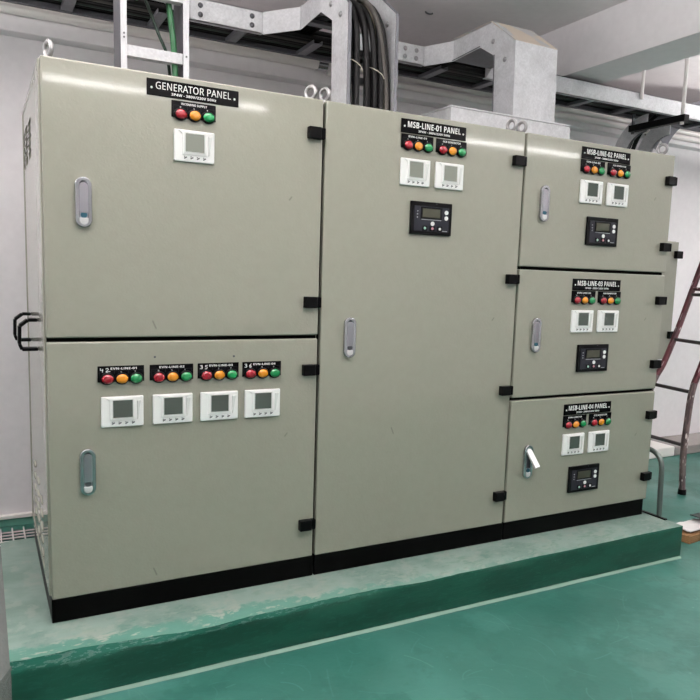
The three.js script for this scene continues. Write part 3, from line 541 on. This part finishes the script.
{ // right: box on the roof and the lidded drop that stands on it
  const b = thing('roof_box', 'low galvanised sheet metal box on the cabinet roofs under the covered drop', 'box', [2.195, T + B, -0.45]);
  const P = [-2.195, -T - B, 0.45];
  part('box_shell', boxAt(1.815, 2.575, T + B, 2.035 + B, -0.62, -0.335, 0.003), M.zinc, b, P);
  part('box_lid', boxAt(1.812, 2.578, 2.035 + B, 2.043 + B, -0.623, -0.332, 0.002), M.zinc, b, P);
  const t = thing('covered_cable_drop', 'boxy galvanised drop with folded cover plates on the roof box', 'cable duct', [2.33, 2.043 + B, -0.45]), Q = [-2.33, -2.043 - B, 0.45];
  const out = dropOutline(0, 2.043);
  for (const x of [2.2, 2.466]) {
    const w = dropRail(t, x, out, 1, M.zinc, M.zinc, Q, 0.01);
    for (const [z, y] of [[-0.535, 2.448], [-0.435, 2.335]]) part('bolt', boltX, M.bolt, w, [x - 0.002, y + B, z]);
  }
  const fold = (p, q, mat, name) => part(name, metreUV(beam(V(2.334, p[1] + B + 0.003, p[0]), V(2.334, q[1] + B + 0.003, q[0]), 0.276, 0.004)), mat, t, Q);
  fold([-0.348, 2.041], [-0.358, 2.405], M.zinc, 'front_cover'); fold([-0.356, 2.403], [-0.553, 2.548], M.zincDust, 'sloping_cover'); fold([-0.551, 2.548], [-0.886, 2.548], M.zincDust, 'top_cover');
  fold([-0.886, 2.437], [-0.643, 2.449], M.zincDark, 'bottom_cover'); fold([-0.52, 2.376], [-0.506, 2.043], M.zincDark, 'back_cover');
  bend(t, 2.115, 2.2, Q, M.zinc); bend(t, 2.56, 2.469, Q, M.zinc);
}
{ // far right: curved drop behind the cabinet to the small wall enclosure
  const t = thing('curved_cable_drop', 'dark curved ladder bend dropping from the tray behind the right cabinet', 'cable ladder', [4.22, 1.565 + B, -1.33]), P = [-4.22, -1.565 - B, 1.33];
  const arc = (R, n = 12) => Array.from({ length: n + 1 }, (_, i) => { const a = Math.PI / 2 * i / n; return [-1.1 - R * Math.sin(a), 2.135 + B + R * Math.cos(a)]; });
  const o = arc(0.3), i2 = arc(0.185).reverse(), pts = [...o, [-1.4, 1.566 + B], [-1.285, 1.566 + B], ...i2];
  for (const x of [4.05, 4.29]) { const w = part('side_rail', plateYZ(pts, x, 0.004), M.zinc, t, P);
    const g = []; for (let k = 0; k < i2.length - 1; k++) g.push(beam(V(x + 0.011, i2[k][1], i2[k][0]), V(x + 0.011, i2[k + 1][1], i2[k + 1][0]), 0.022, 0.003)); g.push(beam(V(x + 0.011, 1.566 + B, -1.285), V(x + 0.011, 2.135 + B, -1.285), 0.022, 0.003)); part('rail_flange', merge(g), M.zincDull, w); }
  for (const y of [1.75, 1.95, 2.16]) part('rung', boxAt(4.054, 4.29, y + B, y + B + 0.03, -1.33, -1.3, 0.002), M.boltDark, t, P);
  for (const [x, k] of [[4.15, 0], [4.20, 1]]) solo('power_cable', k ? 'right black cable in the curved drop behind the right cabinet' : 'left black cable in the curved drop behind the right cabinet', 'cable', tube([V(x, 2.455 + B, -1.15), V(x, 2.41 + B, -1.22), V(x, 2.33 + B, -1.295), V(x, 2.2 + B, -1.35), V(x, 2.0 + B, -1.36), V(x, 1.567 + B, -1.36)], 0.016, 30, 10), M.cable);
  // strut under the tray and its hanger rods
  const s = thing('tray_bracket', 'black strut hung on a white rod under the tray at right', 'bracket', [4.0, 2.3 + B, -1.0]), S = [-4.0, -2.3 - B, 1.0];
  part('strut', boxAt(3.975, 4.025, 2.315 + B, 2.36 + B, -1.2, -0.745, 0.004), M.black, s, S);
  for (const z of [-0.78]) part('hanger_rod', rod(V(4.0, 2.30 + B, z), V(4.0, CEIL, z), 0.013), M.whitePipe, s, S);
  part('hanger_rod', rod(V(4.0, 2.30 + B, -1.18), V(4.0, 2.438 + B, -1.18), 0.012), M.boltDark, s, S);
  solo('hanger_rod', 'white hanger rod left of the strut, between beam and tray', 'rod', rod(V(3.90, 2.5 + B, -1.038), V(3.90, CEIL, -1.038), 0.011), M.whitePipe);
  // small tray bend that rises behind the main tray
  const u = thing('tray_bend', 'grey arched tray bend rising behind the main tray at far right', 'cable tray', [4.9, 2.55 + B, -1.5]);
  const arch = []; for (let k = 0; k <= 14; k++) { const a = Math.PI * (0.93 - 0.5 * k / 14); arch.push([5.45 + 1.0 * Math.cos(a), 2.30 + B + 0.46 * Math.sin(a)]); }
  const low = arch.map(([x, y]) => [5.45 + (x - 5.45) * 0.86, y - 0.1]).reverse();
  const ag = metreUV(new THREE.ExtrudeGeometry(shapeOf([...arch, ...low]), { depth: 0.004, bevelEnabled: false }));
  for (const z of [-1.48, -1.38]) part('side_rail', ag, M.zincDark, u, [-4.9, -2.55 - B, z + 1.5]);
  for (let k = 2; k < 14; k += 3) part('rung', boxAt(arch[k][0] - 0.02, arch[k][0] + 0.02, arch[k][1] - 0.06, arch[k][1] - 0.04, -1.48, -1.38, 0), M.zincDull, u, [-4.9, -2.55 - B, 1.5]);
}

// ---------------------------------------------------------------- wall pipes
{
  const t = thing('wall_pipe', 'thick white pipe along the back wall ending in a coupling beside the centre drop', 'pipe', [-0.4, 2.44 + B, -1.45]);
  part('pipe_run', rod(V(X0 + 0.01, 2.47 + B, -1.455), V(1.66, 2.47 + B, -1.455), 0.031, 18), M.whitePipe, t, [0.4, -2.44 - B, 1.45]);
  part('coupling', rod(V(1.63, 2.47 + B, -1.455), V(1.69, 2.47 + B, -1.455), 0.036, 18), M.chrome, t, [0.4, -2.44 - B, 1.45]);
  for (const [y, l] of [[2.485, 'upper of two thin white pipes along the back wall right of the centre drop'], [2.437, 'lower of two thin white pipes along the back wall right of the centre drop']])
    solo('wall_pipe', l, 'pipe', rod(V(1.7, y + B, -1.46), V(X1 - 0.01, y + B - 0.03, -1.46), 0.019, 14), M.whitePipe);
}
// ---------------------------------------------------------------- small enclosure on the back wall
{
  const t = thing('wall_enclosure', 'small beige wall enclosure half hidden behind the right cabinet', 'cabinet', [4.15, 0.67 + B, -1.1]), P = [-4.15, -0.67 - B, 1.1];
  part('enclosure_body', boxAt(3.9, 4.5, 0.67 + B, 1.565 + B, ZB, -1.125, 0.005), M.paint, t, P);
  part('door', boxAt(3.905, 4.497, 0.675 + B, 1.56 + B, -1.122, -1.1, 0.005), M.paint, t, P);
  for (const y of [1.464, 0.86]) part('hinge', rbox(0.07, 0.055, 0.03, 0.004), M.black, t, [4.485 + P[0], y + B + P[1], 0.012]);
}
// ---------------------------------------------------------------- trench grate behind the plinth
{
  const t = thing('trench_grate', 'white wire mesh grate over the dark trench behind the plinth', 'grate', [-0.6, 0, -1.36]);
  for (let k = 0; k < 6; k++) part('long_wire', rod(V(-1.3, 0.002, -1.245 - k * 0.045), V(1.0, 0.002, -1.245 - k * 0.045), 0.0045, 6), M.mesh, t, [0.6, 0, 1.36]);
  for (let k = 0; k < 42; k++) part('cross_wire', rod(V(-1.29 + k * 0.0555, 0.009, -1.21), V(-1.29 + k * 0.0555, 0.009, -1.51), 0.0045, 6), M.mesh, t, [0.6, 0, 1.36]);
}
// ---------------------------------------------------------------- flat bar on the plinth end
solo('flat_bar', 'thin black steel bar lying along the right end of the plinth', 'bar', boxAt(2.985, 3.003, B + 0.001, B + 0.008, -0.8, 0.12, 0.001), M.black);
// ---------------------------------------------------------------- bent steel pipe standing at the right end
{
  const x = 3.11, r = 0.014;
  solo('pipe_hoop', 'bent bare steel pipe hoop standing on the floor beside the plinth end', 'pipe', tube([V(x, 0.001, -0.01), V(x, 0.1, -0.012), V(x, 0.3, -0.018), V(x, 0.40, -0.022), V(x, 0.45, -0.035), V(x, 0.485, -0.075), V(x, 0.495, -0.14), V(x, 0.495, -0.3), V(x, 0.485, -0.45), V(x, 0.44, -0.5), V(x, 0.36, -0.512), V(x, 0.001, -0.515)], r, 70, 12), M.pipe);
}
// ---------------------------------------------------------------- maroon ladder
{
  const t = thing('step_ladder', 'maroon pipe ladder spattered with white paint standing right of the cabinets', 'ladder', [4.3, 0, -0.72]), P = [-4.3, 0, 0.72];
  const prof = [[4.012, 0.001], [3.995, 0.2], [3.99, 0.34], [3.996, 0.46], [4.012, 0.66], [4.035, 0.76], [4.083, 0.86], [4.2, 1.12], [4.36, 1.50], [4.56, 1.95]];
  const lean = (off, y) => off && 0.03 + (off - 0.03) * sm(0.5, 0.95, y), piece = (z, off, a, b) => tube(prof.slice(a, b).map(([x, y]) => V(x + lean(off, y), y, z)), 0.021, 40, 12);
  const rails = [];
  for (const [z, off] of [[-0.537, 0], [-0.9, 0.115]]) {
    const q = part('rail', piece(z, off, 5, 10), M.maroon, t, P); rails.push(q);
    part('rail_foot', piece(z, off, 0, 6), M.worn, q, [0, 0, 0], 'worn grey lower leg');
    part('rubber_foot', new THREE.CylinderGeometry(0.026, 0.028, 0.035, 14).translate(4.012 + lean(off, 0), 0.018, z), M.black, q);
  }
  const xAt = (y) => { for (let i = 1; i < prof.length; i++) if (prof[i][1] >= y) { const [a, b] = [prof[i - 1], prof[i]]; return a[0] + (b[0] - a[0]) * (y - a[1]) / (b[1] - a[1]); } return 4.56; };
  for (const y of [0.34, 0.70, 1.02, 1.385, 1.73]) part('rung', rod(V(xAt(y), y, -0.537), V(xAt(y) + lean(0.115, y), y, -0.9), 0.0125, 10), y === 1.385 ? M.maroon : M.rung, t, P);
  part('brace', rod(V(xAt(1.36) - 0.005, 1.345, -0.537), V(xAt(1.36) + 0.11, 1.345, -0.9), 0.012, 10), M.rung, t, P);
  // the second leg pair, leaning the other way
  for (const [z, off] of [[-0.537, 0], [-0.9, 0.115]]) part('rear_leg', tube([V(4.56 + off, 1.95, z), V(4.95 + off, 1.1, z), V(5.3 + off, 0.001, z)], 0.019, 20, 12), M.maroon, t, P);
  part('top_bar', rod(V(4.56, 1.95, -0.537), V(4.675, 1.95, -0.9), 0.02, 12), M.maroon, t, P);
}
// ---------------------------------------------------------------- litter on the floor at the right
{
  const t = new THREE.BoxGeometry(0.62, 0.045, 0.11, 24, 4, 6), p = t.attributes.position;
  for (let i = 0; i < p.count; i++) { const x = p.getX(i), y = p.getY(i), z = p.getZ(i), k = N1[(((x + 1) * 200 | 0) % 512) * 512 + (((z + y + 1) * 400 | 0) % 512)] - 0.5; p.setY(i, y > 0.01 ? y + k * 0.012 : y); p.setZ(i, z + k * 0.014); }
  t.computeVertexNormals(); solo('timber_offcut', 'rough brown timber offcut on the floor beside the plinth end', 'timber', t.rotateY(0.12).translate(3.52, 0.024, 0.02), M.wood);
  const cloth = (w, d, h, x, y, z, mat, name, label, cat) => {
    const g = new THREE.BoxGeometry(w, 0.006, d, 26, 1, 14), q = g.attributes.position;
    for (let i = 0; i < q.count; i++) { const a = q.getX(i), b = q.getZ(i), n = N2[(((a + 2) * 420 | 0) % 512) * 512 + (((b + 2) * 420 | 0) % 512)]; q.setY(i, q.getY(i) + h * sm(0.3, 0.75, n) * (1 - Math.abs(a) / w)); q.setX(i, a + (n - 0.5) * 0.03); q.setZ(i, b + (n - 0.5) * 0.03); }
    g.computeVertexNormals(); solo(name, label, cat, g.translate(x, y, z), mat);
  };
  cloth(0.30, 0.13, 0.028, 3.40, 0.052, 0.02, M.rag, 'rag', 'crumpled white rag lying on the timber offcut', 'rag');
  cloth(0.26, 0.11, 0.02, 3.56, 0.082, 0.0, M.darkRag, 'plastic_sheet', 'crumpled dark plastic sheet on top of the white rag', 'plastic sheet');
}
solo('ceiling_hook', 'small dark hook in the grey ceiling above the middle cabinet', 'hook', tube([V(2.345, CEIL - 0.001, -1.41), V(2.355, CEIL - 0.01, -1.41), V(2.38, CEIL - 0.013, -1.405), V(2.395, CEIL - 0.008, -1.4)], 0.005, 12, 6), M.boltDark);

renderer.render(scene, camera);
